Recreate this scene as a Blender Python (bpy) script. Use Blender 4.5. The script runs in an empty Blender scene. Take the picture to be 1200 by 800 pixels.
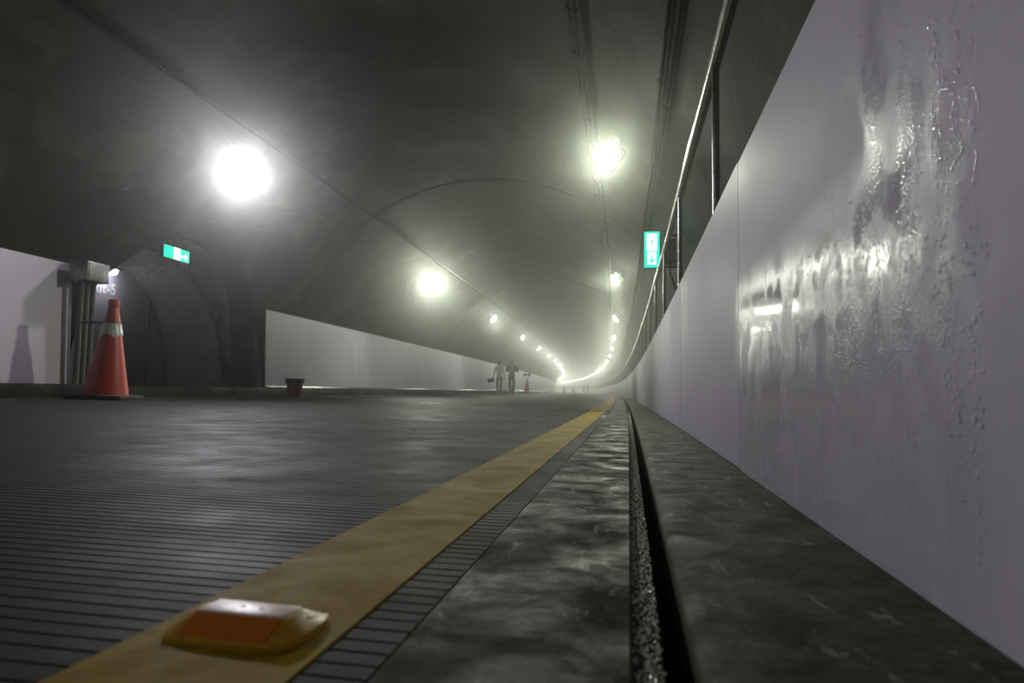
import bpy, bmesh, math, random
from mathutils import Vector, Matrix
random.seed(7)
S = bpy.context.scene
COL = S.collection
PI = math.pi

# ---------------------------------------------------------------- camera
HC = 0.24            # lens height above the kerb-side road surface
RC = 1212.0          # radius of the tunnel's left-hand bend
FPX = 800.0          # focal length in pixels of the 1200 px wide frame
YAW, PITCH, ROLL = math.radians(9.8235), math.radians(4.1413), 0.015
fw = Vector((-math.sin(YAW) * math.cos(PITCH), math.cos(YAW) * math.cos(PITCH), math.sin(PITCH)))
rt = Vector((math.cos(YAW), math.sin(YAW), 0)); up = rt.cross(fw)
rt2 = math.cos(ROLL) * rt + math.sin(ROLL) * up
up2 = -math.sin(ROLL) * rt + math.cos(ROLL) * up
cd = bpy.data.cameras.new('camera'); cam = bpy.data.objects.new('camera', cd); COL.objects.link(cam)
cam.matrix_world = Matrix(((rt2.x, up2.x, -fw.x, 0), (rt2.y, up2.y, -fw.y, 0), (rt2.z, up2.z, -fw.z, HC), (0, 0, 0, 1)))
cd.sensor_width = 36; cd.lens = 36 * FPX / 1200; cd.clip_start = 0.02; cd.clip_end = 600
cd.dof.use_dof = True; cd.dof.focus_distance = 2.6; cd.dof.aperture_fstop = 5.0
S.camera = cam

# ---------------------------------------------------------------- world: closed tunnel full of thin haze
w = bpy.data.worlds.new('world'); S.world = w; w.use_nodes = True
wn = w.node_tree.nodes; wl = w.node_tree.links
wn['Background'].inputs[0].default_value = (0.01, 0.011, 0.01, 1); wn['Background'].inputs[1].default_value = 0.0
HAZE = 0.0068
vs = wn.new('ShaderNodeVolumeScatter')
vs.inputs['Color'].default_value = (0.97, 1.0, 0.93, 1); vs.inputs['Density'].default_value = HAZE; vs.inputs['Anisotropy'].default_value = 0.92
wl.new(vs.outputs[0], wn['World Output'].inputs['Volume'])
LAMP_W, LAMP_GLOW, LAMP_SPREAD = 72.0, 30.0, math.radians(118)
S.view_settings.view_transform = 'Standard'; S.view_settings.look = 'None'
S.view_settings.exposure = 0.1; S.view_settings.gamma = 1.0; S.view_settings.use_curve_mapping = False

# ---------------------------------------------------------------- helpers
def W(X, s, z):
    a = s / RC
    return Vector((-RC + (RC + X) * math.cos(a), (RC + X) * math.sin(a), z))
def ROADZ(X): return -0.0125 * (X + 0.214)

def obj(name, me, mat=None, parent=None, smooth=False):
    o = bpy.data.objects.new(name, me); COL.objects.link(o)
    if mat: me.materials.append(mat)
    if parent: o.parent = parent
    if smooth: shade(me, smooth)
    return o
def shade(me, ang=35):
    me.polygons.foreach_set('use_smooth', [True] * len(me.polygons))
    if ang is True: ang = 35
    me.set_sharp_from_angle(angle=math.radians(ang))
def mesh(v, f):
    me = bpy.data.meshes.new('m'); me.from_pydata([tuple(p) for p in v], [], f); me.update(); return me
def bmmesh(bm):
    bmesh.ops.recalc_face_normals(bm, faces=bm.faces)
    me = bpy.data.meshes.new('m'); bm.to_mesh(me); bm.free(); return me
def tag(o, label, cat, group=None, kind=None):
    if label: o['label'] = label
    if cat: o['category'] = cat
    if group: o['group'] = group
    if kind: o['kind'] = kind
    return o
def struct(o, label=None):
    o['kind'] = 'structure'
    if label: o['label'] = label
    return o
def empty(name, X, s, z, rz=0):
    o = bpy.data.objects.new(name, None); COL.objects.link(o); o.empty_display_size = 0.1
    o.location = W(X, s, z); o.rotation_euler = (0, 0, s / RC + rz); return o

def bx(bm, c, d, M=None, bev=0, seg=2):
    r = bmesh.ops.create_cube(bm, size=1)
    vs_ = r['verts']
    bmesh.ops.scale(bm, vec=d, verts=vs_)
    if bev:
        es = list({e for v in vs_ for e in v.link_edges})
        rr = bmesh.ops.bevel(bm, geom=es, offset=bev, segments=seg, affect='EDGES', profile=0.5)
        vs_ = list({v for f in rr['faces'] for v in f.verts} | {v for v in vs_ if v.is_valid})
    m = Matrix.Translation(c)
    if M is not None: m = m @ M
    bmesh.ops.transform(bm, matrix=m, verts=vs_)
    return vs_
def box(name, c, d, mat, parent, M=None, bev=0.004):
    bm = bmesh.new(); bx(bm, c, d, M, bev); return obj(name, bmmesh(bm), mat, parent, smooth=40)
def lathe(prof, n=32, closed=True):
    v, f = [], []
    for (r, z) in prof:
        for i in range(n):
            a = 2 * PI * i / n; v.append((r * math.cos(a), r * math.sin(a), z))
    for j in range(len(prof) - 1):
        for i in range(n):
            k = (i + 1) % n
            f.append((j * n + i, j * n + k, (j + 1) * n + k, (j + 1) * n + i))
    if closed:
        f.append(tuple(range(n - 1, -1, -1))); f.append(tuple((len(prof) - 1) * n + i for i in range(n)))
    return mesh(v, f)
def tube(pts, r, n=8, cap=True):
    pts = [Vector(p) for p in pts]; v, f = [], []
    ref = Vector((0, 0, 1))
    if abs((pts[-1] - pts[0]).normalized().z) > 0.9: ref = Vector((1, 0, 0))
    for i, p in enumerate(pts):
        t = (pts[min(i + 1, len(pts) - 1)] - pts[max(i - 1, 0)]).normalized()
        a = t.cross(ref).normalized(); b = a.cross(t)
        for k in range(n):
            q = 2 * PI * k / n; v.append(p + r * (math.cos(q) * a + math.sin(q) * b))
    for i in range(len(pts) - 1):
        for k in range(n):
            l = (k + 1) % n
            f.append((i * n + k, i * n + l, (i + 1) * n + l, (i + 1) * n + k))
    if cap:
        f.append(tuple(range(n - 1, -1, -1))); f.append(tuple((len(pts) - 1) * n + k for k in range(n)))
    return mesh(v, f)
def sweep(prof, ss, closed=False, caps=False):
    """profile of (X, z) points carried along the bend at the stations ss"""
    n = len(prof); v, f = [], []
    for s in ss:
        for (X, z) in prof: v.append(W(X, s, z))
    m = n if closed else n - 1
    for i in range(len(ss) - 1):
        for k in range(m):
            l = (k + 1) % n
            f.append((i * n + k, (i + 1) * n + k, (i + 1) * n + l, i * n + l))
    if caps and closed:
        f.append(tuple(range(n))); f.append(tuple((len(ss) - 1) * n + k for k in range(n - 1, -1, -1)))
    me = mesh(v, f)
    bm = bmesh.new(); bm.from_mesh(me); 
    if closed: bmesh.ops.recalc_face_normals(bm, faces=bm.faces)
    bm.to_mesh(me); bm.free(); return me
def stations(a, b, step):
    n = max(1, int(round((b - a) / step))); return [a + (b - a) * i / n for i in range(n + 1)]
def baked(o):
    dg = bpy.context.evaluated_depsgraph_get(); dg.update()
    me = bpy.data.meshes.new_from_object(o.evaluated_get(dg)); return me

# ---------------------------------------------------------------- materials
def mat(name, col, rough=0.5, metal=0, spec=0.5, emit=None, est=0, coat=0):
    m = bpy.data.materials.new(name); m.use_nodes = True
    b = m.node_tree.nodes['Principled BSDF']
    b.inputs['Base Color'].default_value = (*col, 1); b.inputs['Roughness'].default_value = rough
    b.inputs['Metallic'].default_value = metal; b.inputs['Specular IOR Level'].default_value = spec
    if coat: b.inputs['Coat Weight'].default_value = coat
    if emit: b.inputs['Emission Color'].default_value = (*emit, 1); b.inputs['Emission Strength'].default_value = est
    return m
class NT:
    def __init__(s, m): s.m = m; s.n = m.node_tree.nodes; s.l = m.node_tree.links; s.b = s.n['Principled BSDF']
    def pos(s, scale=(1, 1, 1), obj=False):
        t = s.n.new('ShaderNodeTexCoord') if obj else s.n.new('ShaderNodeNewGeometry')
        mp = s.n.new('ShaderNodeMapping'); mp.inputs['Scale'].default_value = scale
        s.l.new(t.outputs['Object' if obj else 'Position'], mp.inputs[0]); return mp.outputs[0]
    def noise(s, v, scale, det=4, rough=0.55, dist=0):
        t = s.n.new('ShaderNodeTexNoise'); t.inputs['Scale'].default_value = scale; t.inputs['Detail'].default_value = det
        t.inputs['Roughness'].default_value = rough; t.inputs['Distortion'].default_value = dist
        s.l.new(v, t.inputs['Vector']); return t.outputs['Fac']
    def vor(s, v, scale, feat='F1', out='Distance'):
        t = s.n.new('ShaderNodeTexVoronoi'); t.inputs['Scale'].default_value = scale; t.feature = feat
        s.l.new(v, t.inputs['Vector']); return t.outputs[out]
    def ramp(s, f, stops):
        t = s.n.new('ShaderNodeValToRGB'); e = t.color_ramp.elements
        while len(e) < len(stops): e.new(0.5)
        for i, (p, c) in enumerate(stops): e[i].position = p; e[i].color = (*c, 1) if len(c) == 3 else c
        s.l.new(f, t.inputs[0]); return t.outputs[0]
    def rng(s, f, a, b, c, d):
        t = s.n.new('ShaderNodeMapRange'); s.l.new(f, t.inputs[0])
        for i, x in enumerate((a, b, c, d)): t.inputs[i + 1].default_value = x
        return t.outputs[0]
    def math(s, op, a, b):
        t = s.n.new('ShaderNodeMath'); t.operation = op
        for i, x in enumerate((a, b)):
            if isinstance(x, (int, float)): t.inputs[i].default_value = x
            else: s.l.new(x, t.inputs[i])
        return t.outputs[0]
    def mix(s, f, a, b, mode='MIX'):
        t = s.n.new('ShaderNodeMixRGB'); t.blend_type = mode
        for i, x in enumerate((f, a, b)):
            if isinstance(x, (int, float)): t.inputs[i].default_value = x
            elif isinstance(x, tuple): t.inputs[i].default_value = (*x, 1)
            else: s.l.new(x, t.inputs[i])
        return t.outputs[0]
    def bump(s, h, st, dist, prev=None):
        t = s.n.new('ShaderNodeBump'); t.inputs['Strength'].default_value = st; t.inputs['Distance'].default_value = dist
        s.l.new(h, t.inputs['Height'])
        if prev: s.l.new(prev, t.inputs['Normal'])
        return t.outputs[0]
    def set(s, k, v): s.l.new(v, s.b.inputs[k])
G3 = lambda g: (g, g, g)

def m_vault():
    m = mat('vault_concrete', (0.2, 0.19, 0.16), 0.5, spec=0.12); t = NT(m)
    p = t.pos()
    a = t.noise(p, 0.9, 6, 0.6, 0.6)
    b = t.noise(t.pos((1.0, 0.25, 1.0)), 2.4, 5, 0.65, 1.2)
    c = t.ramp(a, [(0.3, (0.024, 0.0215, 0.0165)), (0.5, (0.038, 0.035, 0.0265)), (0.72, (0.10, 0.092, 0.07))])
    c = t.mix(t.rng(b, 0.5, 0.72, 0, 0.55), c, (0.017, 0.0155, 0.012))
    t.set('Base Color', c); t.set('Roughness', t.rng(a, 0.3, 0.7, 0.62, 0.85))
    t.set('Normal', t.bump(b, 0.35, 0.03, t.bump(t.noise(p, 14, 4), 0.25, 0.01)))
    return m
def m_road():
    m = mat('grooved_concrete', (0.1, 0.1, 0.1), 0.45, spec=0.05); t = NT(m)
    p = t.pos(); a = t.noise(p, 0.8, 5, 0.6, 0.4); b = t.noise(p, 55, 5, 0.65); c3 = t.noise(p, 5, 4)
    c = t.ramp(a, [(0.3, (0.020, 0.0195, 0.019)), (0.7, (0.038, 0.037, 0.035))])
    c = t.mix(t.rng(b, 0.35, 0.65, 0.0, 0.5), c, (0.018, 0.0175, 0.017))
    d = t.vor(p, 16); c = t.mix(t.rng(d, 0.03, 0.055, 0.85, 0.0), c, (0.012, 0.012, 0.011))
    t.set('Base Color', c); t.set('Roughness', t.math('ADD', t.rng(a, 0.3, 0.7, 0.48, 0.72), t.rng(c3, 0.3, 0.7, -0.05, 0.1)))
    # beyond the modelled grooves the same transverse ribbing goes on as fine relief
    t.set('Normal', t.bump(b, 0.35, 0.003))
    return m
def m_conc(name, lo, hi, r0=0.4, r1=0.7, sc=3.0):
    m = mat(name, lo, 0.6, spec=0.06); t = NT(m); p = t.pos()
    a = t.noise(p, sc, 7, 0.65, 0.5); b = t.noise(p, 70, 4, 0.6); c3 = t.noise(p, sc * 2.7, 5, 0.6, 0.8)
    c = t.ramp(a, [(0.32, lo), (0.66, hi)])
    c = t.mix(t.rng(c3, 0.52, 0.66, 0, 0.55), c, tuple(x * 0.45 for x in lo))
    c = t.mix(t.rng(b, 0.4, 0.65, 0, 0.6), c, tuple(x * 0.4 for x in lo))
    pits = t.vor(p, 38); c = t.mix(t.rng(pits, 0.04, 0.09, 0.7, 0.0), c, (0.015, 0.015, 0.012))
    sc_ = t.noise(t.pos((26, 8, 26)), 1.0, 5, 0.7, 0.6); c = t.mix(t.rng(sc_, 0.60, 0.68, 0, 0.7), c, tuple(min(1, x * 3.2) for x in hi))
    t.set('Base Color', c); t.set('Roughness', t.rng(a, 0.35, 0.65, r1, r0))
    t.set('Normal', t.bump(b, 0.4, 0.003, t.bump(a, 0.12, 0.006)))
    return m
def m_panel(name='white_enamel_panel', wet=True, ra=0.5, rb=0.68, spec=0.2, k=1.15):
    m = mat(name, (0.62, 0.59, 0.68), 0.16, spec=spec); t = NT(m)
    p = t.pos(); st = t.noise(t.pos((5.0, 5.0, 0.35)), 1.0, 4, 0.6)
    gr = t.noise(p, 0.9, 4, 0.6)
    c = t.ramp(gr, [(0.3, (0.50 * k, 0.46 * k, 0.56 * k)), (0.7, (0.58 * k, 0.545 * k, 0.64 * k))])
    c = t.mix(t.rng(st, 0.55, 0.75, 0, 0.18), c, (0.37, 0.345, 0.38))
    t.set('Base Color', c)
    rough = t.rng(gr, 0.3, 0.7, ra, rb)
    fine = t.noise(t.pos((1, 1, 0.5)), 90, 3, 0.6)
    if wet:      # the panel beside the viewpoint has been splashed: a wet film with runs and droplets
        sx = t.n.new('ShaderNodeSeparateXYZ'); t.l.new(p, sx.inputs[0]); y = sx.outputs[1]
        edge = t.math('ADD', y, t.rng(t.noise(t.pos((1, 1, 0.6)), 3.0, 4, 0.65), 0.3, 0.7, -0.22, 0.22))
        zone = t.math('MULTIPLY', t.rng(edge, 0.74, 0.98, 0, 1), t.rng(edge, 2.05, 2.45, 1, 0.0))
        dv = t.n.new('ShaderNodeTexVoronoi'); dv.inputs['Scale'].default_value = 190; t.l.new(p, dv.inputs['Vector']); sc_ = t.n.new('ShaderNodeSeparateColor'); t.l.new(dv.outputs['Color'], sc_.inputs[0])
        drops = dv.outputs['Distance']; some = t.rng(sc_.outputs[0], 0.5, 0.6, 0, 1)
        z = sx.outputs[2]; zone = t.math('SUBTRACT', zone, t.math('MULTIPLY', zone, t.math('MULTIPLY', t.rng(z, 0.50, 0.62, 0, 1), t.rng(edge, 0.92, 1.12, 0, 1))))
        runs = t.noise(t.pos((1, 11.0, 0.8)), 1.0, 3, 0.6)
        msk = t.math('MULTIPLY', t.rng(runs, 0.46, 0.60, 0.10, 1.0), zone)
        h = t.math('MULTIPLY', t.math('MULTIPLY', t.rng(drops, 0.1, 0.55, 1.0, 0.0), some), msk)
        film = t.math('MULTIPLY', zone, t.rng(t.noise(p, 7, 4, 0.6), 0.35, 0.55, 0.35, 1.0))
        t.set('Roughness', t.math('ADD', t.math('MULTIPLY', rough, t.math('SUBTRACT', 1.0, film)), t.math('MULTIPLY', film, 0.11)))
        t.set('Normal', t.bump(h, 0.3, 0.0014, t.bump(fine, 0.07, 0.003)))
    else:
        t.set('Roughness', rough); t.set('Normal', t.bump(fine, 0.08, 0.003))
    return m
def m_yellow():
    m = mat('yellow_road_paint', (0.4, 0.3, 0.03), 0.55, spec=0.06); t = NT(m); p = t.pos()
    a = t.noise(p, 7, 6, 0.65, 0.4); b = t.noise(p, 90, 4, 0.6)
    c = t.ramp(a, [(0.3, (0.25, 0.16, 0.002)), (0.7, (0.40, 0.27, 0.004))])
    c = t.mix(t.rng(b, 0.5, 0.72, 0, 0.6), c, (0.16, 0.125, 0.03))
    t.set('Base Color', c); t.set('Roughness', t.rng(a, 0.3, 0.7, 0.8, 0.55)); t.set('Normal', t.bump(b, 0.3, 0.002))
    return m
def m_worn(name, col, rough, amt=0.35, sc=12, dirt=(0.05, 0.045, 0.04), objc=True, metal=0, spec=0.5):
    m = mat(name, col, rough, metal, spec); t = NT(m); p = t.pos(obj=objc)
    a = t.noise(p, sc, 5, 0.65, 0.3)
    t.set('Base Color', t.mix(t.rng(a, 0.5, 0.72, 0, amt), col, dirt))
    t.set('Roughness', t.rng(a, 0.3, 0.7, rough * 0.85, min(1, rough * 1.25)))
    t.set('Normal', t.bump(t.noise(p, sc * 6, 3), 0.12, 0.003))
    return m
def m_emit(name, col, st):
    return mat(name, tuple(c * 0.5 for c in col), 0.4, emit=col, est=st)

VAULT = m_vault(); ROAD = m_road(); PANEL = m_panel(); PANELL = m_panel('dusty_white_panel', False, 0.45, 0.6, 0.25, 1.35); YEL = m_yellow()
GUT = m_conc('wet_gutter_concrete', (0.034, 0.037, 0.025), (0.125, 0.135, 0.092), 0.42, 0.95, 7.0)
KERB = m_conc('kerb_concrete', (0.038, 0.038, 0.027), (0.085, 0.083, 0.062), 0.55, 0.8, 10.0)
DARKC = m_conc('dark_kerb_concrete', (0.016, 0.0155, 0.012), (0.034, 0.033, 0.026), 0.5, 0.8, 2.0)
PASS = m_conc('passage_concrete', (0.16, 0.155, 0.14), (0.27, 0.26, 0.24), 0.6, 0.8, 1.5)
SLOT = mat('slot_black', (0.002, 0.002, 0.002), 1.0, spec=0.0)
GRIT = mat('wet_grit_painted_glint', (0.85, 0.9, 0.68), 0.3, spec=0.8)  # pale grain colour stands in for the wet glints
STEEL = m_worn('brushed_steel', (0.55, 0.55, 0.53), 0.22, 0.25, 9, metal=1)
GALV = m_worn('galvanised_grey', (0.32, 0.32, 0.33), 0.45, 0.3, 8, metal=0.6)
PIPE = m_worn('dull_grey_pipe', (0.13, 0.13, 0.13), 0.6, 0.3, 5, spec=0.3)
COND = m_worn('grey_conduit', (0.010, 0.010, 0.009), 0.9, 0.3, 3, (0.006, 0.006, 0.005), spec=0.05)
BLACK = m_worn('black_rubber', (0.02, 0.02, 0.02), 0.7, 0.3, 6, (0.06, 0.055, 0.05))
ORANGE = m_worn('orange_plastic', (0.46, 0.022, 0.006), 0.42, 0.25, 10, (0.30, 0.03, 0.012))
SLEEVE = m_worn('silver_reflective_sleeve', (0.62, 0.60, 0.62), 0.28, 0.5, 14, (0.35, 0.1, 0.07))
STUDY = m_worn('yellow_stud_plastic', (0.62, 0.36, 0.02), 0.34, 0.35, 60, (0.25, 0.13, 0.02))
STUDL = m_worn('orange_stud_reflector', (0.75, 0.22, 0.015), 0.3, 0.3, 90, (0.28, 0.08, 0.01))
STUDT = m_worn('worn_lit_stud_top', (0.85, 0.66, 0.55), 0.35, 0.45, 70, (0.45, 0.26, 0.12))  # stud top lightened in colour to stand in for light from above
HOUS = m_worn('lamp_housing_grey', (0.12, 0.12, 0.12), 0.5, 0.2, 6, metal=0.4)
DOOR = m_worn('grey_white_door_paint', (0.34, 0.34, 0.39), 0.4, 0.18, 1.5, (0.25, 0.25, 0.27))
DOORF = m_worn('dark_door_frame', (0.06, 0.06, 0.065), 0.5, 0.2, 5)
WTXT = mat('white_lettering', (0.85, 0.85, 0.88), 0.5)
LGREEN = m_emit('green_sign_face', (0.0, 0.62, 0.36), 1.8)
LWHITE = m_emit('white_sign_symbol', (0.85, 1.0, 0.95), 3.2)

# ---------------------------------------------------------------- cross-section
XW, ZW = 0.345, 0.995            # face and top of the walkway wall at the right
VC, VZ, VR = -2.9, 0.34, 4.27    # centre and radius of the vault
S0, S1 = -14.0, 285.0
XL = -6.85                       # left panel face
def vaultX(z, side): return VC + side * math.sqrt(max(0, VR * VR - (z - VZ) ** 2))
FAR = stations(16, S1, 3.0)

# floor: transversely grooved concrete carriageway, grooves cut as geometry as far as they can be told apart
def floor_mesh():
    xs = [-6.08, -4.6, -3.2, -2.0, -1.2, -0.7, -0.214]
    v, f = [], []; rows = []
    rows += [(s, 0) for s in stations(S0, 0.2, 1.0)]
    g = 0.2; pitch = 0.030; GD = 0.0010
    while g < 15.9:
        p = pitch * random.uniform(0.9, 1.1); gw = random.uniform(0.003, 0.0048)
        rows += [(g + p - gw - 0.0016, 0), (g + p - gw, -GD), (g + p - 0.0012, -GD), (g + p, 0)]
        g += p
    rows += [(s, 0) for s in FAR if s > g + 0.05]
    n = len(xs)
    for (s, dz) in rows:
        for X in xs: v.append(W(X, s, ROADZ(X) + dz))
    for i in range(len(rows) - 1):
        for k in range(n - 1):
            f.append((i * n + k, i * n + k + 1, (i + 1) * n + k + 1, (i + 1) * n + k))
    return mesh(v, f)
floor = struct(obj('floor', floor_mesh(), ROAD), 'dark grooved concrete roadway of the tunnel')

# yellow edge line painted on the road
NEAR = stations(0.1, 16, 0.25)
yl = obj('edge_line', sweep([(-0.461, ROADZ(-0.461) - 0.003), (-0.459, ROADZ(-.46) + 0.0022), (-0.274, ROADZ(-.274) + 0.0022), (-0.272, ROADZ(-.272) - 0.003)],
                       stations(S0, 0.1, 1) + NEAR[1:] + FAR[1:]), YEL)
tag(yl, 'long yellow painted line along the right edge of the road', 'road marking')

# smooth gutter slab, drain slot and kerb at the right
allS = stations(S0, 0.1, 1) + NEAR[1:] + FAR[1:]
gut = struct(obj('gutter_slab', sweep([(-0.212, -0.02), (-0.211, 0.0005), (-0.205, 0.003), (0.0, 0.0), (0.0025, -0.004), (0.0035, -0.012)], allS), GUT, smooth=30), 'smooth damp concrete gutter slab beside the yellow line')
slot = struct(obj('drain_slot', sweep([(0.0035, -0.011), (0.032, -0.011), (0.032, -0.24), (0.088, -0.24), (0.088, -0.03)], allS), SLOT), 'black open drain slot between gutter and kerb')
kerb_prof = [(0.088, -0.24), (0.066, -0.10), (0.060, -0.016), (0.063, -0.006), (0.071, 0.0), (0.085, 0.0015), (XW + 0.02, 0.002)]
kerbR = struct(obj('kerb_right', sweep(kerb_prof, allS), KERB, smooth=40), 'rough concrete kerb between drain slot and white wall')
# grit ledge: thousands of grains, their glints put into a pale colour
def grit_mesh():
    v, f = [], []
    rnd = random.Random(3)
    s = 0.35
    while s < 14:
        step = 0.0011 * max(1, s / 1.2)
        for _ in range(1):
            X = rnd.uniform(0.004, 0.0315); r = rnd.uniform(0.0008, 0.0021) * max(1, (s / 2.5)) ** 0.6
            r = min(r, 0.0042)
            c = W(X, s + rnd.uniform(-.002, .002), -0.0105 + r * 0.5)
            b = len(v); q = Matrix.Rotation(rnd.uniform(0, 6.28), 3, 'Z') @ Matrix.Rotation(rnd.uniform(-.9, .9), 3, 'X')
            for d in ((1, 0, 0), (0, 1, 0), (-1, 0, 0), (0, -1, 0), (0, 0, 1), (0, 0, -1)):
                v.append(c + q @ (Vector(d) * r * rnd.uniform(.7, 1.3)))
            for (i, j) in ((0, 1), (1, 2), (2, 3), (3, 0)):
                f.append((b + i, b + j, b + 4)); f.append((b + j, b + i, b + 5))
        s += step * 0.62
    return mesh(v, f)
GLEDGE = obj('ledge', sweep([(0.0035, -0.0105), (0.0315, -0.0105)], stations(S0, 16, .5) + FAR[1:]), mat('grit_bed_dark', (0.006, 0.007, 0.005), 0.9, spec=0.05), gut)
grit = obj('grit_strip', grit_mesh(), GRIT)
tag(grit, 'wet grit strip with glints put into its colour along the edge of the black drain slot', 'grit', kind='stuff')

# wall_right: walkway body with white panels on its face
wr = struct(obj('wall_right', sweep([(XW + 0.022, -0.02), (XW + 0.022, ZW - 0.03), (XW + 0.16, ZW - 0.03), (XW + 0.16, ZW - 0.12), (1.40, ZW - 0.12)], allS), KERB), 'low wall of the raised walkway faced with white panels')
def panel_mesh(prof_front, thick_dir, a, b, step):
    """prof_front: [(X,z)] bottom->top face; thick_dir: offset in X to the back"""
    ring = prof_front + [(X + thick_dir, z) for (X, z) in reversed(prof_front)]
    me = sweep(ring, stations(a, b, step), closed=True, caps=True); return me
front = [(XW + 0.002, 0.001), (XW, 0.006), (XW, ZW - 0.006), (XW + 0.002, ZW)]
seam = [-5.13 + 2.465 * i for i in range(18)]
for i in range(len(seam) - 1):
    o = obj('panel', panel_mesh(front, 0.018, seam[i] + 0.0035, seam[i + 1] - 0.0035, 0.6), PANEL, wr, smooth=30)
    o.location = (random.uniform(-0.0015, 0.0015), 0, random.uniform(-0.004, 0.002) + (0.006 if i == 3 else 0))
o = obj('panel', panel_mesh(front, 0.018, seam[-1] + 0.0035, S1, 3), PANEL, wr, smooth=30)
o['label'] = 'far run of white panels round the bend'
o = obj('panel', panel_mesh(front, 0.018, S0, seam[0] - 0.0035, 2), PANEL, wr, smooth=30)

def bead_mesh():
    v, f = [], []; rnd = random.Random(11)
    trails = [(rnd.choice([rnd.gauss(0.80, 0.07), rnd.gauss(0.80, 0.05), rnd.uniform(0.9, 2.1)]), rnd.uniform(0.30, 0.85), rnd.uniform(0.08, 0.40)) for _ in range(70)]
    for (s0, zt, ln) in trails:
        for q in range(int(6 + ln * 45)):
            s = s0 + rnd.gauss(0, 0.006); z = zt - ln * rnd.random(); r = rnd.uniform(0.0009, 0.0022); e_ = rnd.uniform(1.0, 1.7)
            if z < 0.04 or s < 0.73: continue
            c = len(v); n = 8
            for (rr, hh) in ((1.0, 0.0), (0.7, 0.5), (0.001, 0.7)):
                for k in range(n):
                    a = 2 * PI * k / n; v.append(W(XW - 0.0004 - hh * r * 0.24, s + rr * r * math.cos(a), z + rr * r * e_ * math.sin(a)))
            for j in range(2):
                for k in range(n): f.append((c + (j + 1) * n + k, c + (j + 1) * n + (k + 1) % n, c + j * n + (k + 1) % n, c + j * n + k))
    return mesh(v, f)
bd = obj('water_beads', bead_mesh(), mat('water_bead', (0.8, 0.76, 0.86), 0.12, spec=1.0), None, smooth=80)
tag(bd, 'fine water beads and drips glinting on the near white wall panel', 'water', kind='stuff')

# wall_left: dark kerb foot with white panels above, broken by the cross passage
AC, AR, AZ, AX1 = 9.96, 2.36, 0.24, -8.95     # passage: centre, radius, springing height, back wall
A0, A1 = AC - AR, AC + AR
PZ0, PZ1 = 0.242, 1.742
wlS = [(-6.08, ROADZ(-6.08) - 0.01), (-6.09, 0.078), (-6.34, 0.084), (-6.345, 0.20), (-6.37, 0.232), (-6.95, 0.236), (-7.3, 0.236)]
lefts = stations(S0, 16, 1.0) + FAR[1:]
kerbL = struct(obj('kerb_left', sweep(wlS[2:], lefts), DARKC, smooth=40), 'dark concrete kerb foot under the left wall')
struct(obj('gutter_left', sweep(wlS[:3], lefts), GUT), 'pale gutter strip along the left road edge')
wlft = bpy.data.objects.new('wall_left', None); COL.objects.link(wlft); struct(wlft, 'left tunnel wall clad with white panels above a dark kerb')
LP = [(XL + 0.02, PZ0), (XL + 0.022, PZ0 + 0.01), (XL - 0.028, PZ1 - 0.01), (XL - 0.03, PZ1)]
def left_run(a, b, step=2.4):
    ss = stations(a, b, step)
    for i in range(len(ss) - 1):
        obj('panel', panel_mesh(LP, -0.03, ss[i] + 0.003, ss[i + 1] - 0.003, 0.8), PANELL, wlft, smooth=30)
left_run(-7.2, 7.47); left_run(A1 - 0.12, A1 - 0.12 + 2.4 * 14)
ends = A1 - 0.12 + 2.4 * 14
o = obj('panel', panel_mesh(LP, -0.03, ends + 0.003, S1, 3), PANELL, wlft, smooth=30); o['label'] = 'far run of white panels along the left wall'
obj('panel', panel_mesh(LP, -0.03, S0, -7.203, 2), PANELL, wlft, smooth=30)

for (a, b) in ((A1 - 0.12, 120.0),):
    o = obj('bottom_trim', sweep([(XL + 0.023, PZ0 + 0.03), (XL + 0.05, PZ0 + 0.002), (XL + 0.02, PZ0 - 0.004)], stations(a, b, 1.0)), STEEL, wlft); o['label'] = 'thin shiny metal trim under the left panels'

# ceiling: cast vault rings with recessed joints, the arched passage cut through one of them
ceil = bpy.data.objects.new('ceiling', None); COL.objects.link(ceil); struct(ceil, 'stained concrete tunnel vault cast in rings')
def ring_prof(r, a0=-14, a1=194, n=72):
    return [(VC + r * math.cos(math.radians(a0 + (a1 - a0) * i / n)), VZ + r * math.sin(math.radians(a0 + (a1 - a0) * i / n))) for i in range(n + 1)]
def ring_mesh(a, b, step, n=72):
    i1 = ring_prof(VR + 0.018, n=n); i2 = ring_prof(VR, n=n); o_ = ring_prof(VR + 0.45, n=n)
    ss = stations(a + 0.05, b - 0.05, step)
    rows = [(a + 0.006, i1)] + [(s, i2) for s in ss] + [(b - 0.006, i1)]
    k = n + 1; v, f = [], []
    for (s, pr) in rows: v += [W(X, s, z) for (X, z) in pr]
    for i in range(len(rows) - 1):
        for j in range(n): f.append((i * k + j, i * k + j + 1, (i + 1) * k + j + 1, (i + 1) * k + j))
    # closed solid: outer skin and end faces
    base = len(v); ro = [rows[0][0], rows[-1][0]]
    for s in ro: v += [W(X, s, z) for (X, z) in o_]
    L_ = (len(rows) - 1) * k
    for j in range(n):
        f.append((base + j + 1, base + j, base + k + j, base + k + j + 1))
        f.append((j + 1, j, base + j, base + j + 1))
        f.append((L_ + j, L_ + j + 1, base + k + j + 1, base + k + j))
    f.append(tuple([i * k for i in range(len(rows))] + [base + k, base]))
    f.append(tuple([i * k + n for i in range(len(rows) - 1, -1, -1)] + [base + n, base + k + n]))
    me = mesh(v, f); bm = bmesh.new(); bm.from_mesh(me); bmesh.ops.recalc_face_normals(bm, faces=bm.faces); bm.to_mesh(me); bm.free()
    return me
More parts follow.
